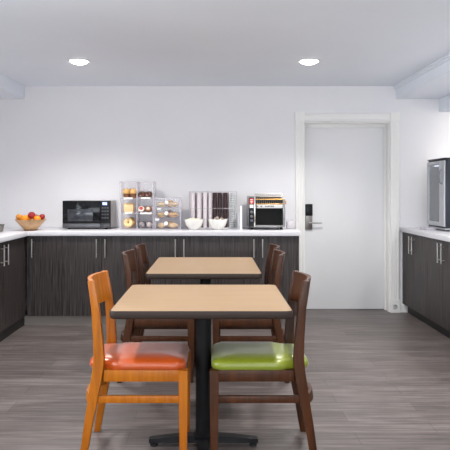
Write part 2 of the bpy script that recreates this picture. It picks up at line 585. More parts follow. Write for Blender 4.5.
# ------------------------------------------------------------------ recessed ceiling lamps
def downlight(x, y, label, z=ZC, power=None, cone=None):
    d = thing('ceiling_downlight', label, 'light', (x, y, z), 0, 'recessed ceiling downlights')
    b = BM()
    lathe(b, [(0.078, -0.001), (0.096, -0.001), (0.097, -0.005), (0.093, -0.008), (0.080, -0.007), (0.078, -0.004)], 40, close=True)
    obj('trim_ring', b, M['whiteplastic'], d)
    b = BM()
    lathe(b, [(0.0, -0.030), (0.03, -0.028), (0.055, -0.021), (0.070, -0.012), (0.0775, -0.0045), (0.0775, -0.001), (0.0, -0.001)], 40)
    obj('lamp_lens', b, M['lens'], d)
    ld = bpy.data.lights.new('downlight_bulb', 'SPOT')
    ld.energy = power or LAMP_W * 6
    ld.spot_size = cone or math.radians(135); ld.spot_blend = 1.0
    ld.shadow_soft_size = 0.07; ld.color = (1.0, 0.97, 0.93)
    lo = bpy.data.objects.new('downlight_bulb', ld); C.objects.link(lo)
    lo.parent = d; lo.location = (0, 0, -0.10)
    return d


downlight(-1.171, 5.07, 'round lit recessed downlight in the ceiling on the left')
downlight(0.839, 5.07, 'round lit recessed downlight in the ceiling on the right')
for y in (3.05, 1.0, -1.1):
    for x in (-1.171, 0.839):
        downlight(x, y, 'round recessed downlight in the ceiling %s' % {(3.05, -1.171): 'just above the frame on the left', (3.05, 0.839): 'just above the frame on the right',
                  (1.0, -1.171): 'over the camera on the left', (1.0, 0.839): 'over the camera on the right',
                  (-1.1, -1.171): 'at the rear left', (-1.1, 0.839): 'at the rear right'}[(y, x)])
downlight(2.60, 5.90, 'round lit recessed downlight over the right worktop, nearest the corner', z=2.17, power=CORNER_W, cone=math.radians(130))


for y, lab in ((4.55, 'second from the corner'), (3.2, 'third from the corner')):
    downlight(2.60, y, 'round lit recessed downlight over the right worktop, %s' % lab, z=2.17, power=CORNER_W * 3.5, cone=math.radians(140))


# ------------------------------------------------------------------ tables
def rrect(hx, hy, r, n=6, fine=0):
    out = []
    for cx, cy, a0 in ((hx - r, hy - r, 0), (-hx + r, hy - r, PI / 2), (-hx + r, -hy + r, PI), (hx - r, -hy + r, 3 * PI / 2)):
        for k in range(n + 1):
            a = a0 + PI / 2 * k / n
            out.append((cx + r * math.cos(a), cy + r * math.sin(a)))
    if fine:
        o2 = []
        for i in range(len(out)):
            a, c = out[i], out[(i + 1) % len(out)]
            k = fine if i % (n + 1) == n else 1
            o2 += [(a[0] + (c[0] - a[0]) * j / k, a[1] + (c[1] - a[1]) * j / k) for j in range(k)]
        return o2
    return out


def table(label, x, y, hx, hy, ztop=0.755, base_dy=0.0):
    t = thing('dining_table', label, 'table', (x, y, 0), 0, 'tan dining tables in the middle of the room')
    b = BM()
    extrude_profile(b, rrect(hx - 0.007, hy - 0.007, 0.028), 'z', ztop - 0.030, ztop)
    obj('tabletop', b, M['tabletop'], t)
    # dark band around the rim
    b = BM()
    prof = [(-0.0068, -0.0006), (-0.003, -0.0012), (0.0, -0.008), (0.0, -0.030), (-0.004, -0.036), (-0.010, -0.038), (-0.02, -0.038), (-0.02, -0.0305), (-0.0069, -0.030)]
    rs = []
    for d, z in prof:
        rs.append([(px_, py_, ztop + z) for px_, py_ in rrect(hx + d, hy + d, max(0.034 + d, 0.008))])
    rings(b, rs, close=True)
    obj('edge_band', b, M['edge'], t)
    b = BM()
    box(b, -0.2, 0.2, base_dy - 0.025, base_dy + 0.025, ztop - 0.058, ztop - 0.0305, 0.004)
    box(b, -0.025, 0.025, base_dy - 0.2, base_dy + 0.2, ztop - 0.058, ztop - 0.0305, 0.004)
    obj('top_bracket', b, M['blackmetal'], t)
    b = BM()
    lathe(b, [(0.055, 0.045), (0.055, 0.062), (0.041, 0.072), (0.040, ztop - 0.075), (0.058, ztop - 0.066), (0.058, ztop - 0.0585)], 36, (0.006, base_dy, 0))
    obj('pedestal', b, M['blackmetal'], t)
    for k in range(4):
        b = BM()
        # tapered flat arm
        for_s = [(0.0, 0.034, 0.026, 0.062), (0.16, 0.030, 0.024, 0.052), (0.272, 0.024, 0.020, 0.040), (0.280, 0.018, 0.022, 0.036)]
        rs = []
        for u, hw_, z0, z1 in for_s:
            rs.append([(u, -hw_, z0), (u, hw_, z0), (u, hw_ * 0.85, z1), (u, -hw_ * 0.85, z1)])
        rings(b, rs)
        bmesh.ops.rotate(b, verts=b.verts, cent=(0, 0, 0), matrix=Matrix.Rotation(k * PI / 2 + 0.0, 3, 'Z'))
        bmesh.ops.translate(b, vec=(0.006, base_dy, 0), verts=b.verts)
        f = obj('foot', b, M['blackmetal'], t)
        b = BM()
        lathe(b, [(0.018, 0.0), (0.020, 0.003), (0.019, 0.011), (0.008, 0.013), (0.008, 0.024)], 18, (0.255, 0, 0))
        bmesh.ops.rotate(b, verts=b.verts, cent=(0, 0, 0), matrix=Matrix.Rotation(k * PI / 2, 3, 'Z'))
        bmesh.ops.translate(b, vec=(0.006, base_dy, 0), verts=b.verts)
        obj('glide', b, M['rubber'], f)
    return t


table('tan-topped dining table nearest the camera, between orange and green seats', -0.055, 3.065, 0.429, 0.385, base_dy=-0.075)
table('longer tan-topped dining table farther back, near the counter', -0.063, 4.385, 0.396, 0.490)


# ------------------------------------------------------------------ chairs (local: seat faces +x, back at -x)
def chair(label, wood_m, seat_m, loc, rz, group):
    c = thing('dining_chair', label, 'chair', loc, rz, group)
    cl = [(-0.262, 0.0, 0.034), (-0.234, 0.18, 0.042), (-0.202, 0.36, 0.050), (-0.188, 0.44, 0.053), (-0.183, 0.50, 0.052),
          (-0.188, 0.60, 0.046), (-0.200, 0.74, 0.039), (-0.222, 0.875, 0.031)]
    out = [(x + w / 2, z) for x, z, w in cl] + [(x - w / 2, z) for x, z, w in reversed(cl)]
    for s in (-1, 1):
        obj('back_leg', extrude_profile(BM(), out, 'y', s * 0.176 - 0.016, s * 0.176 + 0.016, 0.004), wood_m, c, 30)
    for s in (-1, 1):
        b = BM()
        rs = []
        for z, h in ((0.0, 0.017), (0.2, 0.020), (0.385, 0.022), (0.442, 0.022)):
            rs.append([(0.226 - h, s * 0.174 - h, z), (0.226 + h, s * 0.174 - h, z), (0.226 + h, s * 0.174 + h, z), (0.226 - h, s * 0.174 + h, z)])
        rings(b, rs)
        bmesh.ops.bevel(b, geom=[e_ for e_ in b.edges if abs(e_.verts[0].co.z - e_.verts[1].co.z) > 0.01], offset=0.004, segments=2, affect='EDGES')
        obj('front_leg', b, wood_m, c, 30)
    # apron rails
    b = BM()
    for s in (-1, 1):
        box(b, -0.16, 0.205, s * 0.172 - 0.011, s * 0.172 + 0.011, 0.386, 0.441, 0.002)
    box(b, 0.215, 0.237, -0.153, 0.153, 0.386, 0.441, 0.002)
    box(b, -0.180, -0.118, -0.161, 0.161, 0.386, 0.441, 0.002)
    obj('seat_rail', b, wood_m, c)
    for s in (-1, 1):
        obj('side_stretcher', box(BM(), -0.205, 0.208, s * 0.174 - 0.010, s * 0.174 + 0.010, 0.282, 0.316, 0.003), wood_m, c)
    # bowed rear stretcher and bowed back panel

    def bowed(z0, z1, xs0, xs1, bow, th, ymax, bev):
        b = BM(); n = 18; rs = []
        for k in range(n + 1):
            u = -1 + 2 * k / n
            off = -bow * (1 - u * u)
            y = u * ymax
            rs.append([(xs0 + off - th / 2, y, z0), (xs0 + off + th / 2, y, z0), (xs1 + off + th / 2, y, z1), (xs1 + off - th / 2, y, z1)])
        rings(b, rs)
        return b
    obj('rear_stretcher', bowed(0.262, 0.306, -0.212, -0.205, 0.062, 0.018, 0.166, 0.002), wood_m, c, 30)
    obj('backrest', bowed(0.722, 0.874, -0.197, -0.220, 0.040, 0.020, 0.166, 0.003), wood_m, c, 30)
    # cushion: rounded, slightly domed pad
    b = BM()
    n = 10
    prof = [(0.0, 0.443), (0.012, 0.4415), (0.018, 0.450), (0.019, 0.462), (0.014, 0.476), (0.0, 0.486), (-0.04, 0.494), (-0.10, 0.498)]
    rs = []
    x0, x1, yw = -0.224, 0.221, 0.190
    hx, hy = (x1 - x0) / 2, yw
    for d, z in prof:
        rs.append([(px_ + (x0 + x1) / 2, py_, z) for px_, py_ in rrect(hx + d, hy + d, max(0.045 + d * 0.8, 0.012), n, 14)])
    for ring in rs:
        for i_, (cx_, cy_, cz_) in enumerate(ring):
            u = min(1.0, max(0.0, (cx_ + 0.152) / 0.06)); u = u * u * (3 - 2 * u)
            lim = (0.157 + 0.030 * u) / (yw + 0.019)
            ring[i_] = (cx_, cy_ * lim, cz_)
    rings(b, rs)
    obj('seat_cushion', b, seat_m, c, 60)
    return c


grp_near = 'chairs at the near table'
grp_far = 'chairs at the far table'
chair('orange-stained wooden dining chair with orange vinyl seat, left of near table', M['orange_wood'], M['orange_seat'], (-0.370, 2.995, 0), 0.0, grp_near)
chair('dark brown wooden dining chair with lime green seat, right of near table', M['brown_wood'], M['green_seat'], (0.232, 2.995, 0), PI, grp_near)
far = chair('brown wooden dining chair left of the far table, behind the orange chair', M['brown_wood'], M['brown_seat'], (-0.378, 4.150, 0), 0.0, grp_far)
dup(far, (-0.352, 4.620, 0), 0.0, 'brown wooden dining chair left of the far table, nearest the counter')
dup(far, (0.245, 4.150, 0), PI, 'brown wooden dining chair right of the far table, behind the green-seated chair')
dup(far, (0.262, 4.620, 0), PI, 'brown wooden dining chair right of the far table, nearest the counter')

# ------------------------------------------------------------------ microwave
Z0 = CT1
mw = thing('microwave_oven', 'black countertop microwave oven with grey side on the back worktop', 'microwave', (-1.293, 5.93, Z0), 0)
obj('casing', box(BM(), -0.246, 0.246, 0.02, 0.335, 0.012, 0.292, 0.006), plain('grey_enamel', (186, 184, 181), 0.4), mw)
b = BM()
box(b, -0.246, 0.246, 0.0, 0.020, 0.012, 0.292, 0.004)
obj('front_panel', b, M['black'], mw)
dr = obj('oven_door', box(BM(), -0.243, 0.140, -0.014, -0.0005, 0.062, 0.289, 0.005), M['blackglass'], mw)
m_mesh = plain('grey_oven_window', (50, 52, 58), 0.14, var=0.4, scale=30)
obj('door_window', box(BM(), -0.190, 0.068, -0.0155, -0.014, 0.085, 0.205, 0.0005), m_mesh, dr)
obj('door_strip', box(BM(), -0.243, 0.140, -0.014, -0.0005, 0.014, 0.060, 0.004), plain('dark_grey_strip', (92, 92, 96), 0.3, 0.6), mw)
cp = obj('control_panel', box(BM(), 0.143, 0.243, -0.014, -0.0005, 0.062, 0.289, 0.004), M['black'], mw)
obj('display', box(BM(), 0.166, 0.212, -0.0155, -0.014, 0.248, 0.276, 0.0005), M['display'], cp)
kb = plain('grey_button', (70, 72, 78), 0.4)
for r_ in range(4):
    for k in range(3):
        obj('button', box(BM(), 0.158 + k * 0.026, 0.177 + k * 0.026, -0.0165, -0.014, 0.212 - r_ * 0.034, 0.226 - r_ * 0.034, 0.001), kb, cp)
obj('door_release', box(BM(), 0.143, 0.243, -0.014, -0.0005, 0.014, 0.060, 0.004), plain('charcoal_button', (60, 60, 64), 0.35), mw)
for sx in (-0.19, 0.19):
    for sy in (0.05, 0.28):
        obj('rubber_foot', lathe(BM(), [(0.014, 0.0), (0.016, 0.013)], 14, (sx, sy, 0)), M['rubber'], mw)

# ------------------------------------------------------------------ fruit bowl and fruit
BX, BY = -1.812, 5.765
m_bowl = wood('slatted_bamboo', (196, 152, 108), (226, 188, 146), 2, 30, 0.4, stretch=0.2)
bw = thing('fruit_bowl', 'flared tan wooden bowl of fruit on the left corner of the worktop', 'bowl', (BX, BY, Z0))
b = BM()
n = 48
prof = [(0.058, 0.010, 0), (0.064, 0.011, 1), (0.150, 0.107, 1), (0.152, 0.110, 0), (0.147, 0.110, 0), (0.060, 0.018, 0), (0.01, 0.016, 0)]
rs = []
for r_, z, rib in prof:
    rs.append([((r_ + (0.0016 if rib and k % 2 else 0)) * math.cos(2 * PI * k / n), (r_ + (0.0016 if rib and k % 2 else 0)) * math.sin(2 * PI * k / n), z) for k in range(n)])
rings(b, rs)
obj('bowl_body', b, m_bowl, bw, 20)
obj('base_ring', lathe(BM(), [(0.062, 0.0), (0.066, 0.002), (0.066, 0.011), (0.05, 0.012)], 36), wood('dark_bamboo', (120, 84, 54), (150, 110, 74), 2, 30), bw)

m_red = plain('red_apple_skin', (150, 30, 38), 0.28, var=0.35, scale=18)
m_bi = plain('blushed_apple_skin', (190, 128, 48), 0.3, var=0.45, scale=14)
m_or = plain('orange_peel', (244, 148, 26), 0.4, var=0.06, scale=90, bump=0.3)
m_stem = plain('brown_stem', (84, 60, 38), 0.7)


def apple_bm(r):
    b = BM(); pr = []
    for k in range(19):
        a = -PI / 2 + PI * k / 18
        rr = r * math.cos(a) * (1.0 + 0.10 * math.sin(a))
        z = r * (0.92 * math.sin(a))
        dip = 0.30 * r * math.exp(-(rr / (0.32 * r)) ** 2)
        z -= dip if a > 0 else -dip * 0.6
        pr.append((rr, z))
    return lathe(b, pr, 28)


def apple(name, label, x, y, z, r, m, tilt=(0, 0, 0)):
    a = thing(name, label, 'fruit', (x, y, z), 0, 'fruit in the wooden bowl')
    a.rotation_euler = tilt
    obj('apple_body', apple_bm(r), m, a, 80)
    obj('stem', tube(BM(), [(0, 0, r * 0.58), (0.002, 0, r * 0.85), (0.006, 0, r * 1.05)], 0.0016, 6), m_stem, a)


def orange(label, x, y, z, r):
    o = obj('orange', blob(BM(), (0, 0, 0), r, r, r * 0.97, 0.004, 1, 4), m_or)
    o.location = (x, y, z)
    tag(o, label, 'fruit', 'fruit in the wooden bowl')


zb = Z0
apple('apple', 'yellow and red apple at the left of the fruit bowl', BX - 0.103, BY - 0.035, zb + 0.130, 0.034, m_bi, (-0.9, 0.2, 0))
orange('orange nearest the left of the fruit bowl, beside the yellow apple', BX - 0.040, BY - 0.062, zb + 0.118, 0.037)
apple('apple', 'dark red apple heaped highest in the middle of the fruit bowl', BX + 0.024, BY - 0.045, zb + 0.150, 0.037, m_red, (0.5, 0.3, 0))
orange('orange at the right of the fruit bowl, in front of a red apple', BX + 0.080, BY - 0.052, zb + 0.116, 0.035)
apple('apple', 'red apple at the right edge of the fruit bowl', BX + 0.102, BY + 0.028, zb + 0.130, 0.034, m_red, (0.2, -0.5, 0))
orange('orange at the back of the fruit bowl', BX - 0.045, BY + 0.055, zb + 0.116, 0.036)
apple('apple', 'red apple at the back of the fruit bowl', BX + 0.032, BY + 0.070, zb + 0.122, 0.035, m_red, (0.2, 0.1, 0))
apple('apple', 'red apple at the bottom of the fruit bowl', BX, BY, zb + 0.058, 0.036, m_red, (0.1, 0.1, 0))

# grey tray at the left picture edge
tr = thing('serving_tray', 'grey metal tray on the left worktop at picture edge', 'tray', (-2.14, 5.46, Z0))
b = BM()
rs = []
for d, z in ((0.0, 0.0), (0.008, 0.004), (0.016, 0.058), (0.022, 0.066), (0.022, 0.070), (0.012, 0.068), (0.004, 0.012), (-0.02, 0.010)):
    rs.append([(p[0], p[1], z) for p in rrect(0.11 + d, 0.17 + d, 0.05 + d)])
rings(b, rs)
obj('tray_body', b, M['nickel'], tr)

# ------------------------------------------------------------------ pastry cases
def acrylic_case(name, label, x0, x1, y0, y1, h, cols, rows, knobs=False):
    c = thing(name, label, 'display case', ((x0 + x1) / 2, y0, Z0), 0, 'clear pastry cases on the back worktop')
    w, d, t = (x1 - x0) / 2, y1 - y0, 0.005
    b = BM()
    for s in (-1, 1):
        box(b, s * w, s * (w - t), 0, d, 0.0, h, 0.001, 1)
    for u in cols[1:-1]:
        box(b, u - x0 - w - t / 2, u - x0 - w + t / 2, 0.004, d - t, 0.008, h - t)
    obj('side_panel', b, M['acrylic'], c)
    obj('back_panel', box(BM(), -w + t, w - t, d - t, d, 0, h), M['acrylic'], c)
    obj('top_panel', box(BM(), -w + t, w - t, 0.0, d - t, h - t, h, 0.001, 1), M['acrylic_edge'], c)
    b = BM()
    for s in (-1, 1):
        box(b, s * (w + 0.001), s * (w - 0.009), -0.004, 0.004, 0, h + 0.001, 0.001, 1)
    for u in cols[1:-1]:
        box(b, u - x0 - w - 0.004, u - x0 - w + 0.004, -0.004, 0.0035, 0.006, h - 0.006)
    box(b, -w + 0.009, w - 0.009, -0.004, 0.004, h - 0.008, h + 0.001, 0.001, 1)
    obj('case_edging', b, M['acrylic_edge'], c)
    for z in rows:
        obj('shelf', box(BM(), -w + t, w - t, 0.005, d - t, z, z + 0.006), M['acrylic_edge'], c)
    return c


sx = lambda p, y: (p - 213.0) * y / F
yc = 5.90
K = F / yc
zf = lambda p: H - (p - 191.0) / K              # height of a pixel row at the case fronts
big = acrylic_case('pastry_case', 'tall clear acrylic pastry case with bread and doughnuts, beside the microwave', sx(120, yc), sx(153.6, yc), yc, yc + 0.27, zf(181) - Z0,
                   [sx(120, yc), sx(137, yc), sx(153.6, yc)], [0.006, zf(213.5) - Z0, zf(199) - Z0])
small = acrylic_case('pastry_case', 'low clear acrylic case of bread rolls with white knobs', sx(154.6, yc), sx(181, yc), yc, yc + 0.25, zf(198) - Z0,
                     [sx(154.6, yc), sx(181, yc)], [0.006, zf(218.2) - Z0, zf(207.8) - Z0])


def label_card(case, p0, p1, q0, q1):
    bx = case.location.x
    obj('label_card', box(BM(), sx(p0, yc) - bx, sx(p1, yc) - bx, -0.009, -0.005, zf(q1) - Z0, zf(q0) - Z0, 0.0005, 1), M['paper'], case)


for r_ in ((124, 132.8, 197.4, 199.2), (141, 150.5, 197.2, 198.9), (125, 132.2, 212, 213.8), (140.5, 152, 212.4, 214.2)):
    label_card(big, *r_)
for r_ in ((157.0, 161.0, 208.2, 209.8), (155.4, 159, 218.6, 220.6)):
    label_card(small, *r_)
for zp, xp in ((202.6, 166.8), (213.2, 166.6), (223.4, 166.2)):
    t = BM()
    lathe(t, [(0.008, 0.0), (0.008, 0.010), (0.019, 0.014), (0.021, 0.020), (0.017, 0.026), (0.0, 0.028)], 24)
    bmesh.ops.transform(t, matrix=Matrix.Translation((sx(xp, yc) - small.location.x, -0.004, zf(zp) - Z0)) @ Matrix.Rotation(PI / 2, 4, 'X'), verts=t.verts)
    obj('knob', t, M['whiteplastic'], small)
    s_ = small.location.x
    hh = 0.040
    obj('drawer_front', box(BM(), -0.128, 0.128, -0.004, 0.0, zf(zp) - Z0 - hh, zf(zp) - Z0 + hh), M['acrylic'], small)

m_crust = plain('golden_crust', (212, 168, 104), 0.6, var=0.25, scale=26, bump=0.3)
m_roll = plain('pale_roll_crust', (232, 198, 146), 0.6, var=0.15, scale=20, bump=0.3)
m_crumb = plain('toast_crumb', (232, 200, 152), 0.8, var=0.08, scale=50, bump=0.4)
m_brown = plain('brown_bake', (128, 84, 56), 0.6, var=0.3, scale=30, bump=0.3)
m_choc = plain('chocolate_glaze', (92, 60, 46), 0.3, var=0.15)
m_jam = plain('red_jam', (186, 40, 44), 0.2, var=0.15)
m_icing = plain('pale_icing', (228, 208, 196), 0.4)
m_green = plain('lettuce', (150, 160, 90), 0.6, var=0.2)
m_wrap = clear('cling_wrap', (0.93, 0.93, 0.95), 0.16, 0.25)


def bakery(name, label, cat, loc, parts, group, rz=0.0):
    """parts: list of (part name, bmesh, material); the first is the thing itself when alone"""
    if len(parts) == 1:
        o = obj(name, parts[0][1], parts[0][2], None, 60)
        o.location = loc; o.rotation_euler = (0, 0, rz)
        return tag(o, label, cat, group)
    t = thing(name, label, cat, loc, rz, group)
    for pn, bm_, m_ in parts:
        obj(pn, bm_, m_, t, 60)
    return t


def upright(R):
    return Matrix.Rotation(PI / 2, 4, 'X')


def muffin():
    cup = lathe(BM(), [(0.024, 0.0), (0.034, 0.046), (0.030, 0.048), (0.0, 0.046)], 24)
    top = lathe(BM(), [(0.030, 0.046), (0.038, 0.050), (0.0385, 0.064), (0.033, 0.084), (0.018, 0.098), (0.0, 0.102)], 24)
    return [('paper_cup', cup, m_brown), ('muffin_top', top, m_crust)]


g1 = 'baked goods in the tall acrylic case'
shelf_z = [Z0 + 0.0125, Z0 + (zf(213.5) - Z0) + 0.0065, Z0 + (zf(199) - Z0) + 0.0065]
colx = lambda p: sx(p, yc + 0.08)
yb = yc + 0.075
# top left: muffins
for k, (pp, lab) in enumerate(((126.4, 'left'), (133.6, 'right'))):
    bakery('muffin', 'golden muffin on the top left shelf of the tall case, %s of two' % lab, 'muffin', (colx(pp), yb, shelf_z[2]), muffin(), g1)
bakery('muffin', 'golden muffin at the back of the top left shelf, tall case', 'muffin', (colx(130), yb + 0.09, shelf_z[2]), muffin(), g1)
# middle left: slices of toast bread


def slice_bm():
    pts = []
    for k in range(9):
        a = PI * k / 8
        pts.append((0.030 * math.cos(a) * 1.0 + (0.018 if math.cos(a) > 0 else -0.018) * abs(math.cos(a)) ** 0.5, 0.076 + 0.020 * math.sin(a)))
    pts = [(0.046, 0.004), (0.048, 0.070)] + pts + [(-0.048, 0.070), (-0.046, 0.004)]
    return extrude_profile(BM(), pts, 'y', -0.007, 0.007, 0.002)


def crust_bm():
    pts = [(0.048, 0.0), (0.0505, 0.072), (0.051, 0.082), (0.043, 0.094), (0.02, 0.100), (-0.02, 0.100), (-0.043, 0.094), (-0.051, 0.082), (-0.0505, 0.072), (-0.048, 0.0)]
    return extrude_profile(BM(), pts, 'y', -0.006, 0.006, 0.001)


for k, lab in enumerate(('front', 'second', 'third', 'fourth', 'rear')):
    t = bakery('bread_slice', '%s slice of pale bread on the middle shelf of the tall case' % lab, 'bread', (colx(129.2), yc + 0.040 + k * 0.016, shelf_z[1]),
               [('crumb', slice_bm(), m_crumb), ('crust', crust_bm(), m_crust)], g1)
# bottom left: bagels
bag = [(-0.868, 0.045, 0.0525, 1.25, 'leaning at the front'), (-0.856, 0.112, 0.0525, 1.35, 'leaning in the middle'),
       (-0.862, 0.180, 0.0525, 1.30, 'leaning at the back')]
for bx_, dy, dz, tl, lab in bag:
    bakery('bagel', 'golden bagel %s in the bottom of the tall case' % lab, 'bagel', (bx_, yc + dy, shelf_z[0] + dz),
           [('bagel', torus(BM(), (0, 0, 0), 0.0300, 0.0225, 0.9, matrix=Matrix.Rotation(tl, 4, 'X')), m_roll if dy < 0.1 else m_crust)], g1)
# top right: glazed doughnuts in a row
for pp, dy, lab in ((142.0, 0.04, 'left front'), (148.6, 0.04, 'right front'), (142.4, 0.13, 'left back'), (148.4, 0.13, 'right back')):
    Rt = Matrix.Rotation(0.95, 4, 'X')
    bakery('doughnut', 'chocolate doughnut at the %s of the top right shelf, tall case' % lab, 'doughnut', (colx(pp), yc + dy + 0.01, shelf_z[2] + 0.038),
           [('dough', torus(BM(), (0, 0, 0), 0.022, 0.014, 0.95, matrix=Rt), m_brown),
            ('glaze', torus(BM(), Rt @ Vector((0, 0, 0.003)), 0.022, 0.0142, 0.9, matrix=Rt), m_choc)], g1)
# middle right: jam danish pastries


def danish():
    base = lathe(BM(), [(0.026, 0.0), (0.034, 0.010), (0.033, 0.026), (0.022, 0.030), (0.0, 0.026)], 20)
    jam = lathe(BM(), [(0.020, 0.026), (0.018, 0.034), (0.010, 0.039), (0.0, 0.040)], 18)
    return [('pastry', base, m_icing), ('jam_filling', jam, m_jam)]


Td = 0.9
for pp, dy, lab, mm in ((141.8, 0.045, 'left front', 0), (148.8, 0.045, 'right front', 1), (142.2, 0.13, 'left back', 1), (148.6, 0.13, 'right back', 0)):
    parts = danish()
    for _, bm_, _m in parts:
        bmesh.ops.rotate(bm_, verts=bm_.verts, cent=(0, 0, 0.0), matrix=Matrix.Rotation(Td, 3, 'X'))
        bmesh.ops.translate(bm_, vec=(0, 0, 0.027), verts=bm_.verts)
    if mm:
        parts = [(parts[0][0], parts[0][1], m_brown), ('icing', parts[1][1], m_icing)]
    bakery('danish_pastry', ('red jam' if not mm else 'iced brown') + ' danish pastry at the %s, middle right shelf of the tall case' % lab, 'pastry',
           (colx(pp), yc + dy, shelf_z[1]), parts, g1)
# bottom right: wrapped buns
for pp, dy, lab, m_ in ((-0.729, 0.045, 'left front', m_brown), (-0.652, 0.045, 'right front', m_icing), (-0.729, 0.14, 'left back', m_choc), (-0.652, 0.14, 'right back', m_brown)):
    bn = blob(BM(), (0, 0, 0.032), 0.031, 0.034, 0.028, 0.05, int(abs(pp) * 900))
    wr = blob(BM(), (0, 0, 0.035), 0.034, 0.037, 0.034, 0.08, int(abs(pp) * 700))
    bakery('wrapped_bun', 'bun in clear wrap at the %s, bottom right of the tall case' % lab, 'bun', (pp, yc + dy, shelf_z[0]), [('bun', bn, m_), ('wrapper', wr, m_wrap)], g1)

g2 = 'bread rolls in the low acrylic case'
sz2 = [Z0 + 0.0125, Z0 + (zf(218.2) - Z0) + 0.0065, Z0 + (zf(207.8) - Z0) + 0.0065]
rn = ['bottom', 'middle', 'top']
for i in range(3):
    for pp, ln, lab in ((161.6, 0.042, 'left'), (173.2, 0.053, 'right')):
        bn = blob(BM(), (0, 0, 0.0265), ln, 0.034, 0.0265, 0.05, i * 10 + int(pp))
        if i == 0:
            parts = [('roll', bn, m_roll)]
        else:
            fill = blob(BM(), (0, -0.004, 0.022), ln * 0.95, 0.036, 0.008, 0.1, i + 77)
            parts = [('roll', bn, m_roll if i == 2 else m_crust), ('filling', fill, m_green if lab == 'left' else m_brown)]
        bakery('bread_roll', 'pale bread roll on the %s in the %s tier of the low case' % (lab, rn[i]), 'bread', (sx(pp, yc + 0.06), yc + 0.052, sz2[i]), parts, g2)
    bn = blob(BM(), (0, 0, 0.036), 0.056, 0.036, 0.035, 0.05, i * 31)
    bakery('bread_roll', 'larger crusty roll at the back of the %s tier, low case' % rn[i], 'bread', (sx(169, yc + 0.15), yc + 0.145, sz2[i]), [('roll', bn, m_crust if i != 1 else m_brown)], g2)

# ------------------------------------------------------------------ cup rack with stacks of cups and clear lids
yk = 6.05
KK = F / yk
rx0, rx1 = sx(189.5, yk), sx(236.5, yk)
rcx = (rx0 + rx1) / 2
m_wire = plain('grey_wire', (205, 203, 207), 0.35, 0.3)
rack = thing('cup_rack', 'wire and clear plastic rack holding cup stacks behind the white bowls', 'rack', (rcx, yk, Z0))
hw = (rx1 - rx0) / 2
rh = H - (191.5 - 191) / KK - Z0
b = BM()
box(b, -hw, hw, -0.05, 0.06, 0.0, 0.010, 0.002)
obj('rack_base', b, M['whiteplastic'], rack)
divs_end = (229.2 - 213.0) * yk / F - rcx
obj('back_panel', box(BM(), -hw + 0.004, divs_end, 0.054, 0.058, 0.010, rh - 0.01), plain('mauve_grey_back', (172, 160, 168), 0.5), rack)
b = BM()
for s in (-1, 1):
    tube(b, [(s * hw, -0.046, 0.008), (s * hw, -0.046, rh), (s * hw, 0.052, rh), (s * hw, 0.052, 0.008)], 0.003, 8)
obj('side_wire', b, m_wire, rack)
b = BM()
for z in (0.10, H - (209.3 - 191) / KK - Z0 + 0.01, rh):
    tube(b, [(-hw, -0.046, z), (hw, -0.046, z)], 0.0028, 8)
obj('cross_wire', b, m_wire, rack)
divs = [(p - 213.0) * yk / F - rcx for p in (195.9, 202.3, 207.9, 212.6, 217.3, 222.2, 228.8)]
b = BM()
for u in divs:
    box(b, u - 0.0015, u + 0.0015, -0.044, 0.054, 0.010, rh - 0.015)
obj('divider', b, M['acrylic'], rack)


def cup_mesh(r0, r1, h):
    return lathe(BM(), [(r0, 0.0), (r1, h - 0.004), (r1 + 0.0016, h - 0.003), (r1 + 0.0016, h), (r1 - 0.0008, h), (r1 - 0.0010, h - 0.004), (r0 - 0.0012, 0.0016), (0.0, 0.0016)], 20)


m_wc = plain('white_paper_cup', (238, 230, 233), 0.5, var=0.02)
m_dc = plain('dark_brown_cup', (66, 44, 44), 0.4, var=0.1)
m_lid = clear('clear_cup_lid', (0.92, 0.95, 0.95), 0.04, 0.6, (222, 228, 228))
stacks = [(192.6, 0.0270, 'white paper cup', 'first white stack from the left', m_wc, 13),
          (199.2, 0.0270, 'white paper cup', 'second white stack from the left', m_wc, 13),
          (205.1, 0.0250, 'white paper cup', 'third white stack from the left', m_wc, 13),
          (210.3, 0.0215, 'white paper cup', 'white stack beside the dark cups', m_wc, 13),
          (215.0, 0.0215, 'dark brown cup', 'dark stack beside the white cups', m_dc, 13),
          (219.8, 0.0215, 'dark brown cup', 'middle one of three dark stacks', m_dc, 13),
          (225.4, 0.0240, 'dark brown cup', 'dark stack next to the clear stack', m_dc, 13)]
zbase = Z0 + 0.0103
top_h = rh - 0.012
for p, r_, kind, where, m_, n_ in stacks:
    h = 0.085
    pitch = (top_h - 0.0103 - h) / (n_ - 1)
    first = obj('paper_cup' if m_ is m_wc else 'plastic_cup', cup_mesh(r_ - 0.0072, r_ - 0.0016, h), m_, None, 50)
    for k in range(n_):
        o = first if k == n_ - 1 else first.copy()
        if o is not first:
            C.objects.link(o)
        o.location = ((p - 213.0) * yk / F, yk, zbase + pitch * k)
        idx = n_ - 1 - k
        tag(o, '%s, %s in the %s of the rack' % (kind, ORD[idx] if idx else 'topmost', where), 'cup', 'cups stacked in the rack')
n_ = 16
lidm = lathe(BM(), [(0.0255, 0.0), (0.0275, 0.002), (0.0275, 0.0055), (0.022, 0.007), (0.019, 0.015), (0.0, 0.0155), (0.0, 0.0145), (0.018, 0.014), (0.021, 0.006), (0.025, 0.0045)], 20)
first = obj('clear_lid', lidm, m_lid, None, 50)  # stack of clear cup lids, not cups
for k in range(n_):
    o = first if k == n_ - 1 else first.copy()
    if o is not first:
        C.objects.link(o)
    o.location = ((232.7 - 213.0) * yk / F, yk, zbase + 0.001 + k * (top_h - 0.03) / (n_ - 1))
    idx = n_ - 1 - k
    tag(o, 'shallow clear plastic cup lid, %s in the clear stack at the rack end' % (ORD[idx] if idx else 'topmost'), 'cup', 'clear cup lids stacked in the rack')

# ------------------------------------------------------------------ white bowls in front of the rack
ybl = 5.87


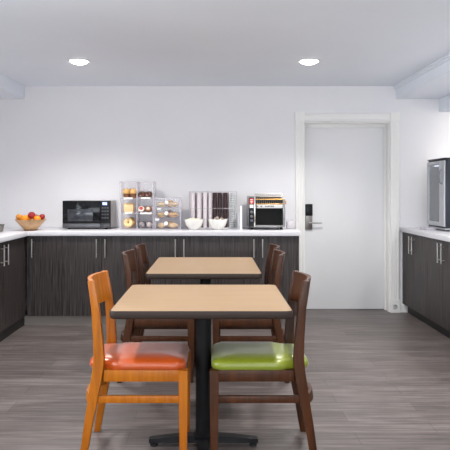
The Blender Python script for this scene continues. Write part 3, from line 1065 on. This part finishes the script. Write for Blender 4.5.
def white_bowl(label, x):
    b = BM()
    lathe(b, [(0.040, 0.0), (0.044, 0.001), (0.050, 0.010), (0.078, 0.040), (0.091, 0.075), (0.096, 0.101), (0.095, 0.104), (0.092, 0.101), (0.086, 0.074), (0.072, 0.042), (0.045, 0.014), (0.0, 0.012)], 40)
    o = obj('serving_bowl', b, M['white'], None, 60)
    o.location = (x, ybl, Z0)
    return tag(o, label, 'bowl', 'white bowls in front of the cup rack')


b1, b2 = sx(194.0, ybl), sx(217.8, ybl)
white_bowl('white china bowl of sugar packets in front of the white cups', b1)
white_bowl('white china bowl heaped with creamer pots before dark cups', b2)
rnd = random.Random(3)
m_pk = plain('cream_packet', (232, 226, 200), 0.6, var=0.05)
m_foil = plain('brown_foil_lid', (170, 150, 136), 0.35, 0.2)
pos = ['at the left', 'left of centre', 'in the middle', 'right of centre', 'at the right', 'at the back left', 'at the back right', 'at the back']
offs = [(-0.052, -0.01), (-0.024, -0.026), (0.0, 0.0), (0.026, -0.024), (0.052, -0.006), (-0.032, 0.034), (0.032, 0.034), (0.0, 0.052)]
for k, (dx, dy) in enumerate(offs):
    bx_ = box(BM(), -0.017, 0.017, -0.003, 0.003, -0.026, 0.026, 0.0022)
    o = obj('sugar_packet', bx_, m_pk)
    o.location = (b1 + dx, ybl + dy, Z0 + 0.086 + rnd.uniform(-0.003, 0.004)); o.rotation_euler = (rnd.uniform(-0.3, 0.3), rnd.uniform(-0.25, 0.25), rnd.uniform(-0.4, 0.4))
    tag(o, 'pale sugar packet %s of the left white bowl' % pos[k], 'packet', 'sugar packets in the left white bowl')
offs = [(-0.056, -0.008, 0), (-0.026, -0.036, 0), (0.0, 0.0, 0.024), (0.028, -0.034, 0.002), (0.056, -0.004, 0), (-0.034, 0.036, 0), (0.034, 0.036, 0), (0.0, 0.058, 0), (0.0, -0.058, -0.004),
        (-0.030, 0.002, 0.012), (0.030, 0.004, 0.014)]
pos2 = ['at the left', 'at the left front', 'on top in the middle', 'at the right front', 'at the right', 'at the back left', 'at the back right', 'at the back', 'at the very front', 'left of the top one', 'right of the top one']
for k, (dx, dy, dz) in enumerate(offs):
    t = thing('creamer_pot', 'tiny white creamer pot %s of the right white bowl' % pos2[k], 'creamer', (b2 + dx, ybl + dy, Z0 + 0.086 + dz), 0, 'creamer pots in the right white bowl')
    t.rotation_euler = (rnd.uniform(-0.6, 0.6), rnd.uniform(-0.6, 0.6), 0)
    obj('pot', lathe(BM(), [(0.0095, 0.0), (0.0135, 0.020), (0.0, 0.020)], 16), M['white'], t)
    obj('foil_lid', lathe(BM(), [(0.016, 0.0202), (0.016, 0.0216), (0.0, 0.0218)], 16), m_foil, t)

# two upright white cards between the rack and the toaster
ycd = 5.95
for p0, p1, top, dy, lab in ((239.9, 242.0, 206.3, -0.10, 'tall narrow white card holder left of the toaster'), (237.7, 239.6, 212.2, 0.0, 'shorter white card holder between cup rack and tall holder')):
    yy = ycd + dy
    t = thing('card_holder', lab, 'card holder', (sx((p0 + p1) / 2, yy), yy, Z0), 0, 'white card holders beside the toaster')
    hwid = (p1 - p0) / 2 * yy / F
    hh = H - (top - 191) * yy / F - Z0
    obj('card', box(BM(), -hwid, hwid, -0.03, 0.05, 0.006, hh, 0.002), M['whiteplastic'], t)
    obj('foot_plate', box(BM(), -hwid - 0.006, hwid + 0.004, -0.04, 0.06, 0.0, 0.006, 0.001), M['whiteplastic'], t)

# ------------------------------------------------------------------ conveyor toaster
yt = 5.85
tx0, tx1 = sx(248.6, yt), sx(285.2, yt)
tw = (tx1 - tx0) / 2
to = thing('conveyor_toaster', 'chrome conveyor toaster with black opening at the right of the worktop', 'toaster', ((tx0 + tx1) / 2, yt, Z0))
th = lambda q: H - (q - 191.0) * yt / F - Z0
d_ = 0.34
px_t = lambda q: sx(q, yt) - (tx0 + tx1) / 2
b = BM()
box(b, -tw, -tw + 0.010, 0.0, d_, 0.026, th(196), 0.003)
box(b, tw - 0.022, tw, 0.0, d_, 0.026, th(199), 0.003)
box(b, -tw + 0.01, tw - 0.022, 0.13, d_, 0.026, th(196.5), 0.002)
box(b, -tw + 0.01, tw - 0.022, 0.0, 0.13, 0.026, 0.034)
obj('housing', b, plain('brushed_grey_steel', (150, 150, 150), 0.34, 0.85), to)
obj('toast_cavity', box(BM(), px_t(255.4), tw - 0.023, 0.122, 0.129, 0.036, th(198)), M['rubber'], to)
b = BM()
box(b, px_t(256.6), tw - 0.026, 0.0, 0.006, th(208.2), th(204.6), 0.001)
obj('brand_strip', b, plain('pale_steel_strip', (206, 205, 204), 0.35, 0.0), to)
obj('strip_surround', box(BM(), px_t(255.4), tw - 0.0225, 0.0062, 0.121, th(209.0), th(204.0), 0.003), M['black'], to)
# small dark marks printed on the strip
b = BM()
for q0, q1 in ((256.8, 258.2), (260.4, 262.2), (265.0, 266.0), (266.4, 267.6), (268.0, 269.4), (269.8, 270.6), (271.0, 272.6), (273.0, 274.0)):
    box(b, px_t(q0), px_t(q1), -0.0010, 0.0005, th(207.2), th(205.6))
obj('printed_mark', b, plain('grey_print', (120, 118, 118), 0.5), to)
pc = obj('control_panel', box(BM(), -tw + 0.002, px_t(255.2), -0.012, -0.0005, 0.030, th(197.5), 0.004), M['black'], to)
obj('panel_frame', box(BM(), px_t(254.0), px_t(255.4), -0.013, -0.0003, 0.028, th(196.4), 0.001), M['chrome'], pc)
m_rl = plain('red_label', (206, 52, 40), 0.4)
rl = obj('red_label', box(BM(), px_t(249.4), px_t(253.6), -0.0135, -0.0118, th(203.8), th(198.4)), m_rl, pc)
b = BM()
box(b, px_t(250.2), px_t(252.8), -0.0142, -0.0134, th(200.0), th(199.3))
box(b, px_t(250.2), px_t(252.8), -0.0142, -0.0134, th(201.6), th(200.9))
box(b, px_t(250.8), px_t(252.2), -0.0142, -0.0134, th(203.2), th(202.3))
obj('label_marks', b, M['paper'], rl)
obj('white_label', box(BM(), px_t(249.6), px_t(253.4), -0.0135, -0.0118, th(207.8), th(204.6)), M['paper'], pc)
for q in (212.0, 216.4):
    t = BM()
    lathe(t, [(0.014, 0), (0.014, 0.004), (0.010, 0.006), (0.009, 0.016), (0.0, 0.017)], 20)
    bmesh.ops.transform(t, matrix=Matrix.Translation((px_t(251.4), -0.012, th(q))) @ Matrix.Rotation(PI / 2, 4, 'X'), verts=t.verts)
    obj('knob', t, plain('grey_knob', (96, 98, 104), 0.35), pc)
obj('toggle_switch', box(BM(), px_t(250.2), px_t(252.8), -0.0165, -0.0118, th(221.6), th(219.4), 0.002), plain('blue_grey_switch', (84, 92, 110), 0.4), pc)
# grill guard of gold and dark bars above the opening
m_gold = plain('heat_tinted_brass', (190, 146, 84), 0.28, 0.9)
b = BM()
x = px_t(255.6)
nb = 15
for k in range(nb):
    u = px_t(255.8) + (px_t(283.0) - px_t(255.8)) * k / (nb - 1)
    tube(b, [(u, 0.010, th(204.2)), (u, 0.012, th(200.2)), (u, 0.035, th(197.2)), (u, 0.10, th(194.2))], 0.0018, 6)
obj('wire_guard', b, M['nickel'], to)
b = BM()
tube(b, [(px_t(255.0), 0.006, th(199.4)), (px_t(284.0), 0.006, th(199.4))], 0.0055, 10)
tube(b, [(px_t(255.0), 0.006, th(204.0)), (px_t(284.0), 0.006, th(204.0))], 0.004, 10)
obj('guard_rail', b, m_gold, to)
obj('guard_backing', box(BM(), px_t(255.4), tw - 0.0235, 0.03, 0.121, th(203.9), th(197.4)), M['rubber'], to)
b = BM()
box(b, px_t(255.6), tw - 0.026, 0.125, 0.20, th(196.4), th(195.6), 0.001)
obj('feed_plate', b, M['nickel'], to)
b = BM()
for q in (194.0, 196.6):
    tube(b, [(px_t(255.4), 0.03 if q > 195 else 0.10, th(q)), (px_t(283.6), 0.03 if q > 195 else 0.10, th(q))], 0.0035, 8)
obj('rack_rail', b, M['nickel'], to)
obj('side_knob', box(BM(), tw, tw + 0.012, 0.01, 0.05, th(204.5), th(200.5), 0.003), plain('amber_knob', (206, 140, 62), 0.4), to)
# slide-out crumb and toast tray
b = BM()
box(b, px_t(255.6), tw - 0.026, -0.03, 0.119, 0.036, 0.040)
box(b, px_t(255.6), tw - 0.026, -0.034, -0.030, 0.036, 0.048, 0.001)
obj('toast_tray', b, M['nickel'], to)
for sx_ in (-tw + 0.035, tw - 0.035):
    for sy in (0.03, d_ - 0.03):
        obj('rubber_foot', lathe(BM(), [(0.016, 0.0), (0.013, 0.027)], 14, (sx_, sy, 0)), M['rubber'], to)

# low white box to the right of the toaster
nb_ = thing('napkin_box', 'low clear box of white napkins at the right end of the back worktop', 'box', (sx(290.6, 6.05), 6.05, Z0))
obj('box_shell', box(BM(), -0.044, 0.044, -0.05, 0.05, 0.0, 0.086, 0.012), M['acrylic_edge'], nb_)
obj('napkins', box(BM(), -0.036, 0.036, -0.04, 0.04, 0.004, 0.070, 0.003), M['paper'], nb_)

# ------------------------------------------------------------------ glass-door cooler on the right worktop (front looks to -x)
FX = 2.228
fr = thing('drinks_cooler', 'tall dark countertop drinks cooler with silver glass door', 'cooler', (FX, 5.82, Z0))
w2, fh, fd = 0.225, 0.700, 0.44            # half width along y, height, depth along x
b = BM()
t_ = 0.035
box(b, 0.018, fd, -w2, -w2 + t_, 0.03, fh, 0.004)
box(b, 0.018, fd, w2 - t_, w2, 0.03, fh, 0.004)
box(b, fd - t_, fd, -w2 + t_, w2 - t_, 0.03, fh, 0.002)
box(b, 0.018, fd - t_, -w2 + t_, w2 - t_, fh - 0.05, fh, 0.002)
box(b, 0.018, fd - t_, -w2 + t_, w2 - t_, 0.03, 0.075, 0.002)
obj('cabinet_shell', b, M['navy'], fr)
obj('liner', box(BM(), fd - t_ - 0.012, fd - t_ - 0.001, -w2 + t_ + 0.001, w2 - t_ - 0.001, 0.076, fh - 0.051), M['whiteplastic'], fr)
obj('added_glow_strip', box(BM(), 0.05, 0.07, -w2 + t_ + 0.02, w2 - t_ - 0.02, fh - 0.056, fh - 0.0505), plain('cool_fill_glow', (235, 242, 255), 0.4, emit=(235, 242, 255), estr=6.0), fr)  # unseen glowing strip, added to brighten the dark inside of the cooler
for z in (0.25, 0.44):
    obj('shelf', box(BM(), 0.06, fd - t_ - 0.013, -w2 + t_ + 0.002, w2 - t_ - 0.002, z, z + 0.005), M['acrylic_edge'], fr)
b = BM()
fn, fw = 0.125, 0.058
box(b, 0.0, 0.016, -w2, -w2 + fn, 0.045, fh - 0.012, 0.006)
box(b, 0.0, 0.016, w2 - fw, w2, 0.045, fh - 0.012, 0.006)
box(b, 0.0, 0.016, -w2 + fn, w2 - fw, fh - 0.012 - 0.035, fh - 0.012, 0.003)
box(b, 0.0, 0.016, -w2 + fn, w2 - fw, 0.045, 0.085, 0.003)
dr = obj('cooler_door', b, plain('silver_door_frame', (186, 188, 192), 0.35, 0.35), fr)
obj('glass_panel', box(BM(), 0.006, 0.010, -w2 + fn + 0.001, w2 - fw - 0.001, 0.086, fh - 0.048), M['fridge_glass'], dr)
b = BM()
tube(b, [(0.002, -w2 + 0.05, 0.46), (-0.022, -w2 + 0.05, 0.475), (-0.028, -w2 + 0.05, 0.53), (-0.022, -w2 + 0.05, 0.585), (0.002, -w2 + 0.05, 0.60)], 0.007, 10)
obj('door_handle', b, plain('grey_pull', (120, 122, 128), 0.35, 0.5), dr)
obj('top_cap', box(BM(), 0.004, fd + 0.002, -w2 - 0.002, w2 + 0.002, fh + 0.0005, fh + 0.014, 0.005), M['navy'], fr)
obj('base_plinth', box(BM(), 0.01, fd, -w2, w2, 0.012, 0.029, 0.006), plain('silver_plinth', (170, 172, 176), 0.35, 0.4), fr)
for sx_ in (0.05, fd - 0.05):
    for sy in (-w2 + 0.04, w2 - 0.04):
        obj('rubber_foot', lathe(BM(), [(0.020, 0.0), (0.018, 0.013)], 16, (sx_, sy, 0)), M['rubber'], fr)

m_milk = plain('milk_bottle', (232, 232, 230), 0.4)


def bottle(label, x, y, z, r, h):
    t = thing('milk_bottle', label, 'bottle', (x, y, z), 0, 'bottles in the drinks cooler')
    obj('bottle_body', lathe(BM(), [(r * 0.9, 0.0), (r, 0.006), (r, h * 0.62), (r * 0.45, h * 0.85), (r * 0.42, h * 0.92), (0, h * 0.92)], 20), m_milk, t)
    obj('cap', lathe(BM(), [(r * 0.5, h * 0.921), (r * 0.5, h), (0, h)], 16), M['whiteplastic'], t)


fy = 5.82
bottle('white milk bottle on the lowest level of the cooler, nearest the camera', FX + 0.10, fy - 0.085, Z0 + 0.0755, 0.034, 0.16)
bottle('white milk bottle on the lowest level of the cooler, in the middle', FX + 0.10, fy + 0.00, Z0 + 0.0755, 0.034, 0.16)
bottle('white milk bottle on the lower shelf of the cooler, in the middle', FX + 0.11, fy + 0.01, Z0 + 0.2555, 0.032, 0.14)
o = obj('drinks_carton', box(BM(), -0.03, 0.03, -0.03, 0.03, 0, 0.08, 0.003), M['paper']); o.location = (FX + 0.11, fy + 0.01, Z0 + 0.4455)
tag(o, 'small white carton on the upper shelf of the cooler', 'carton')

# shallow drip tray under the cooler door
dt = thing('drip_tray', 'thin clear tray on the right worktop before the cooler', 'tray', (FX - 0.058, 5.86, Z0))
b = BM()
rs = []
for d, z in ((0.0, 0.0), (0.003, 0.003), (0.006, 0.020), (0.003, 0.020), (-0.002, 0.004), (-0.02, 0.003)):
    rs.append([(p[0], p[1], z) for p in rrect(0.045 + d, 0.10 + d, 0.02 + max(d, -0.01))])
rings(b, rs)
obj('tray_body', b, M['acrylic_edge'], dt)
